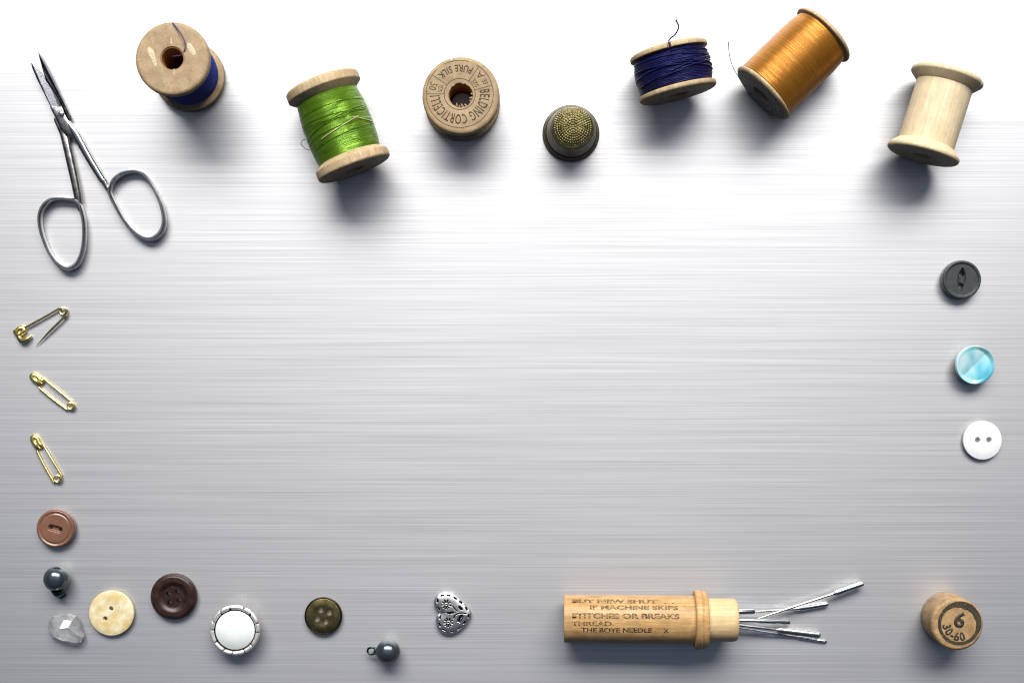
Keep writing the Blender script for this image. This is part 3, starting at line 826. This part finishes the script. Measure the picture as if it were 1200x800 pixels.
# ball shank buttons
def ball(r): return lathe([(max(1e-3, r*math.sin(a)), -r*math.cos(a)) for a in np.linspace(0, PI, 33)], 64, closed=False)
r = 4.35
t = button('button', 'dark grey pearl ball button with its shank pointing toward the clear crystal', 'ball button', 66, 677.5, r, group='dark grey ball buttons')
part('pearl_ball', ball(r), M['ballpearl'], t, Matrix.Translation((0, 0, r)))
part('shank', tube([(.3, -3.6, 3.6), (.6, -5.0, 3.0), (.7, -5.6, 2.6)], [2.5, 2.2, 1.7], seg=20), M['shank'], t)
part('shank_loop', tube([(-.4, -5.0, 2.4), (-.3, -6.6, 1.7), (.9, -7.1, 1.5), (2.1, -6.3, 1.9), (2.1, -4.9, 2.4)], .5, seg=10), M['shank'], t)
r = 4.3
t = button('button', 'dark grey pearl ball button with its wire loop pointing toward the bronze button', 'ball button', 454.8, 763.0, r, group='dark grey ball buttons')
part('pearl_ball', ball(r), M['ballpearl'], t, Matrix.Translation((0, 0, r)))
part('shank', tube([(-3.4, .0, 3.6), (-4.6, -.1, 3.3), (-4.9, -.1, 3.2)], [1.5, 1.15, .8], seg=18), M['shank_light'], t)
part('shank_loop', tube([(-4.3, .8, 3.2), (-5.7, 1.1, 2.9), (-7.0, .7, 2.6), (-7.3, -.4, 2.5), (-6.3, -1.3, 2.7), (-4.6, -.9, 3.1)], .36, seg=10), M['shank'], t)

# clear crystal
t = button('button', 'clear faceted crystal button catching white light', 'crystal button', 80, 735.5, 0, group=G)
ot = [(118, 345), (190, 262), (420, 225), (560, 265), (610, 360), (680, 600), (612, 700), (300, 645), (138, 572), (108, 450)]
pts = []
for x, y in ot:
    px_, py_ = 50+x/13.33, 700+y/13.33
    v = (Vector((px_-80, -(py_-735.5)))*PX)
    pts.append((v.x*.80, v.y*.80, .1)); pts.append((v.x, v.y, 1.4)); pts.append((v.x*.9, v.y*.92, 2.9))
for x, y, z in [(350, 430, 6.4), (480, 410, 6.0), (300, 480, 5.9), (200, 350, 4.3), (560, 500, 5.0), (230, 530, 4.5), (480, 600, 4.6), (400, 300, 4.9), (290, 330, 5.0), (520, 320, 4.4), (380, 560, 5.3)]:
    px_, py_ = 50+x/13.33, 700+y/13.33; v = (Vector((px_-80, -(py_-735.5)))*PX); pts.append((v.x, v.y, z))
bm = bmesh.new()
for p in pts: bm.verts.new(p)
hl = bmesh.ops.convex_hull(bm, input=bm.verts)
bmesh.ops.delete(bm, geom=[g for g in hl['geom_interior'] if isinstance(g, bmesh.types.BMVert)], context='VERTS')
me = bpy.data.meshes.new('m'); bm.to_mesh(me); bm.free()
part('crystal', me, M['glass'], t, flat=True)
#part('bead_tip', tube([(-.5, .5, .1), (-.3, .4, .6)], [2.2, 1.9], seg=7, smooth=False), M['silver'], t, flat=True)

# ---------------------------------------------------------------- heart charm
t = button('heart_button', 'small antiqued silver heart engraved with flowers and a stitched border', 'heart charm', 530.5, 717.5, 0)
kh = PX/11.43*(D-2)/D
def hz(x, y): return ((x-463)*kh, -(y-428)*kh)
ho = [(290, 416), (262, 402), (232, 365), (214, 295), (232, 210), (290, 160), (375, 142), (470, 165), (560, 232), (645, 318), (700, 388), (719, 440), (700, 500), (640, 590), (560, 660), (460, 704), (370, 702), (292, 662), (250, 590), (240, 515), (255, 450)]
out = [tuple(v.xy) for v in catmull([Vector((*hz(x, y), 0)) for x, y in ho], 18, True)]
OA = np.array(out)
def segd(p, a, b):
    ab = b-a; u = max(0, min(1, (p-a).dot(ab)/max(1e-9, ab.length_squared))); return (p-(a+ab*u)).length
marks = []   # (a, b, half width)
def dash(x, y, ang, ln=40, wd=8):
    dx, dy = math.cos(R_(ang))*ln/2, math.sin(R_(ang))*ln/2
    marks.append((Vector(hz(x-dx, y-dy)), Vector(hz(x+dx, y+dy)), wd*kh))
for x, y, a in [(325, 183, -10), (412, 180, 12), (502, 218, 35), (577, 275, 42), (652, 358, 60), (676, 455, 110), (622, 540, 128), (548, 622, 145), (450, 662, 165), (350, 640, 20), (295, 572, 70), (298, 470, 100), (285, 358, 50), (265, 250, 95)]:
    dash(x, y, a, 32, 10)
for fx, fy in ((380, 298), (408, 538)):
    for k_ in range(9):
        a = 2*PI*k_/9+.2
        marks.append((Vector(hz(fx+30*math.cos(a), fy+30*math.sin(a))), Vector(hz(fx+58*math.cos(a), fy+58*math.sin(a))), 7.5*kh))
    marks.append((Vector(hz(fx, fy)), Vector(hz(fx+1, fy)), 8*kh))
def poly(ps, wd):
    for a, b in zip(ps[:-1], ps[1:]): marks.append((Vector(hz(*a)), Vector(hz(*b)), wd*kh))
poly([(440, 315), (470, 325), (495, 355), (530, 388)], 6)
poly([(478, 480), (500, 440), (545, 418), (600, 412), (650, 425)], 7)
poly([(330, 408), (385, 405), (440, 398), (500, 404)], 5); poly([(395, 408), (430, 412), (470, 405)], 13)
poly([(560, 335), (585, 360)], 17)
poly([(548, 520), (560, 480), (590, 450)], 12); poly([(530, 530), (535, 480), (575, 440)], 4)
poly([(600, 440), (600, 480), (560, 540)], 4)
rec = {}
def tp(x, y, s):
    d = float(np.min(np.hypot(OA[:, 0]-x, OA[:, 1]-y)))
    z = 1.6+1.1*(1-math.exp(-d/1.1))
    p = Vector((x, y)); m_ = 0
    for a, b, wd_ in marks:
        dd = segd(p, a, b)
        if dd < wd_+.12: m_ = max(m_, sm(wd_+.10, wd_-.06, dd))
    rec[(round(x, 4), round(y, 4))] = m_
    return z-.28*m_
me = pillow(out, tp, 0, .6, 84, .93)
at = me.attributes.new('recess', 'FLOAT', 'POINT')
for i, v in enumerate(me.vertices):
    at.data[i].value = rec.get((round(v.co.x, 4), round(v.co.y, 4)), .0) if v.co.z > 1.0 else .5
part('heart_body', me, M['patina'], t, sharp=60)

# ---------------------------------------------------------------- needle case
xl, xc0, xc1, xr = 661, 813, 828.5, 863.5
Rb, Rc, Rn = 8.15, 10.1, 7.3
Zc = 9.2
k_ = PX*(D-Zc)/D
c = P(661, 725, Zc)
t = thing('needle_case', 'cylindrical wooden needle case with stamped lettering and a wide collar, lying open', 'needle case', (c.x, c.y, 0))
Lb = (xc0-xl)*k_; Lc = (xc1-xl)*k_; Ln = (xr-xl)*k_
til = math.atan2(Rc-Rb, Lb)
# lathe z -> +x, lathe x -> up, lathe y -> +? (right handed)
TX = Matrix.Translation((0, 0, Rb+.02)) @ Matrix.Rotation(-til*.92, 4, 'Y') @ Matrix(((0, 0, 1, 0), (0, -1, 0, 0), (1, 0, 0, 0), (0, 0, 0, 1)))
def tube_prof(r, z0, z1, rin, e=.35): return rounded([(rin, z0, .2), (r, z0, e), (r, z1, e), (rin, z1, .2)], .3, 3)
part('case_body', lathe(rounded([(.01, 0, 0), (Rb, 0, .35), (Rb, Lb+.1, 0), (.01, Lb+.1, 0)], .3, 3), 96), M['wood_case'], t, TX)
part('collar', lathe(rounded([(6, Lb, 0), (Rc-.5, Lb, .2), (Rc, Lb+.5, .5), (Rc, Lb+2.3, .35), (Rc-.55, Lb+2.6, .25), (Rc-.15, Lb+3.0, .3), (Rc-.7, Lc, .5), (6, Lc, 0)], .3, 3), 96), M['wood_case'], t, TX)
part('neck', lathe(rounded([(5.0, Lc-.6, 0), (Rn, Lc-.6, 0), (Rn, Ln-1.2, .8), (Rn-.7, Ln, .6), (5.0, Ln, .3)], .4, 4), 96), M['wood_neck'], t, TX)
part('mouth_bore', lathe([(5.05, Ln-9), (5.05, Ln-.3), (4.8, Ln-.3), (4.8, Ln-8.8), (.01, Ln-8.8), (.01, Ln-9)], 48), M['bore'], t, TX)
def case_text(s, size, th_deg, xpx, mat, sx=1.0, bold=0, spacing=1.0, al=0):
    me = text_mesh(s, size, bold, spacing)
    x0 = min(v.co.x for v in me.vertices)
    for v in me.vertices:
        ax = (v.co.x-x0)*sx + (xpx-xl)*k_; a = R_(th_deg) + v.co.y/Rb      # toward the window is +
        r = Rb+.012
        # lathe y is -Y in the world, so turn the other way
        v.co = (r*math.cos(-a), r*math.sin(-a), ax)
    def dirf(q_): return Vector((q_.x, q_.y, 0)).normalized()
    solidify_sheet(me, dirf, .03)
    part('lettering', me, mat, t, TX, flat=True)
def fit(s, size, x0, x1, **kw):
    me = text_mesh(s, size); wdt = max(v.co.x for v in me.vertices)-min(v.co.x for v in me.vertices)
    return (x1-x0)*k_/wdt
def ct(s, size, th, x0, x1, mat, bold=0): case_text(s, size, th, x0, mat, fit(s, size, x0, x1), bold)
ct('BUY NEW SHUT', 2.3, 57, 670.5, 768, M['ink_faded'], .09)
ct('. .', 2.3, 57, 777, 788, M['ink_faded'], .03)
ct('IF MACHINE SKIPS', 2.1, 39, 691, 792, M['ink_faded'], .07)
ct('STITCHES OR BREAKS', 2.3, 18, 670, 793, M['ink_faded'], .09)
ct('THREAD.', 2.0, 0, 670, 718, M['ink_faded'], .06)
ct('THE BOYE NEEDLE', 2.3, -16, 681, 762, M['ink_dark'], .06)
ct('X', 2.5, -16, 775.5, 781, M['ink_dark'], .05)
# worn heavy first letters and the knot on the collar
def on_case(px_, th, r=Rb):
    a = -R_(th); return Vector((r*math.cos(a), r*math.sin(a), (px_-xl)*k_))
for px_, th in ((673, 56), (673, 17)):
    q0 = on_case(px_-2.2, th, Rb+.0); q1 = on_case(px_+2.2, th, Rb+.0)
    part('ink_smudge', tube([q0, (q0+q1)/2, q1], [.55, .8, .5], [.08, .09, .06], seg=8), M['ink_faded'], t, TX)

# ---------------------------------------------------------------- case cap
H = 13.0
c0 = P(1122, 731.2, H)
t = thing('case_cap', 'round wooden needle case end standing upright stamped with a large 6', 'case cap', (c0.x, c0.y, 0))
Rk = 8.95
part('cap_body', lathe(rounded([(.01, 0, 0), (Rk-.2, 0, .5), (Rk-.05, 6, 0), (Rk, H-.7, .35), (Rk-.75, H, .35), (.01, H, 0)], .4, 4), 112), M['wood_cap'], t)
z = H+.012
k_ = PX*(D-H)/D
ox, oy = float(P(1126.3, 730.7, H).x-c0.x), float(P(1126.3, 730.7, H).y-c0.y)
def mv(me): me.transform(Matrix.Translation((ox*.45, oy, 0))); return me
def ringw(a):
    return 1.15+1.2*max(0, math.cos(a-R_(55)))**1.2+.3*mn.noise(Vector((math.cos(a)*3, math.sin(a)*3, 0)))
V = ring_line(6.7, 1, z, 0, 2*PI, 140, wf=ringw)
part('printed_ring', mv(V), M['ink_cap'], t, flat=True)
part('lettering', mv(flat_text('6', 7.2, 0.1, 1.1, R_(-14), z+.005, 1.05, .26)), M['ink_cap'], t, flat=True)
part('lettering', mv(arc_text('30-60', 4.0, 4.45, R_(238), False, z+.01, .88, .16, 1.1)), M['ink_cap'], t, flat=True)
part('ink_smudge', mv(ring_line(5.9, .9, z+.01, R_(55), R_(95), 20, wf=lambda a: 1.3*math.sin((a-R_(55))/R_(30)*PI)+.05)), M['ink_cap'], t, flat=True)

# ---------------------------------------------------------------- needles in the mouth of the case
def needle(label, tip, sh, end, ztip, zsh, zend, rs_=.62, rt=.24, flatw=1.0, grooved=True):
    c = P(*tip, ztip); t = thing('machine_needle', label, 'sewing machine needle', (c.x, c.y, 0), group='needles spilling from the case')
    def q(p, z): v = P(*p, z); return Vector((v.x-c.x, v.y-c.y, z))
    A, B, C_ = q(tip, ztip), q(sh, zsh), q(end, zend)
    e = (B-A).normalized()
    part('needle_shank', tube([A, A+e*.35, A+e*1.0, B-e*1.2, B-e*.4, B+e*.6], [rs_*.45*flatw, rs_*.9*flatw, rs_*flatw, rs_*flatw, rs_*.85*flatw, rt*1.1],
                              [rs_*.45, rs_*.9, rs_, rs_, rs_*.85, rt*1.1], seg=14, smooth=False), M['chrome'], t)
    d = (C_-B)
    bl = tube([B+e*.2, B+d*.3, B+d*.7, C_], [rt, rt, rt*.95, rt*.35], seg=10, smooth=False)
    part('needle_blade', bl, M['chrome'], t)
    if grooved:
        s = d.normalized().cross(Vector((0, 0, 1))).normalized()
        part('groove', tube([B+d*.08+Vector((0, 0, rt*.8)), B+d*.9+Vector((0, 0, rt*.7))], rt*.28, seg=6, smooth=False), M['steel_dark'], t)
needle('longest machine needle, lying crossed over the others with its shank farthest to the right', (1012, 683), (978, 695), (888, 724.5), 2.6, 3.0, 4.6, .95, .42)
needle('machine needle tucked just under the longest one with a dark lower edge', (970.5, 707), (934, 713), (852, 719), .95, 1.3, 6.0, .92, .40)
needle('short stub of a needle shank, uppermost at the mouth of the wooden case', (884.5, 716), (856, 716.5), (846, 717), 4.5, 6.6, 7.2, .95, .4, 1.0, False)
needle('machine needle in the middle of the bundle with a thin pale shank', (926, 729), (886, 727), (850, 726), 1.6, 4.6, 6.0, .72, .5, 1.0)
needle('thick grooved needle with a wide flat shank, below the middle one', (961.5, 744), (912, 738), (850, 730), 1.5, 2.1, 5.5, .85, .42, 1.35)
needle('lowest machine needle with only its bright end showing beyond the thick one', (969, 751.5), (935, 746), (852, 733), .55, .9, 4.6, .5, .26, 1.0, False)
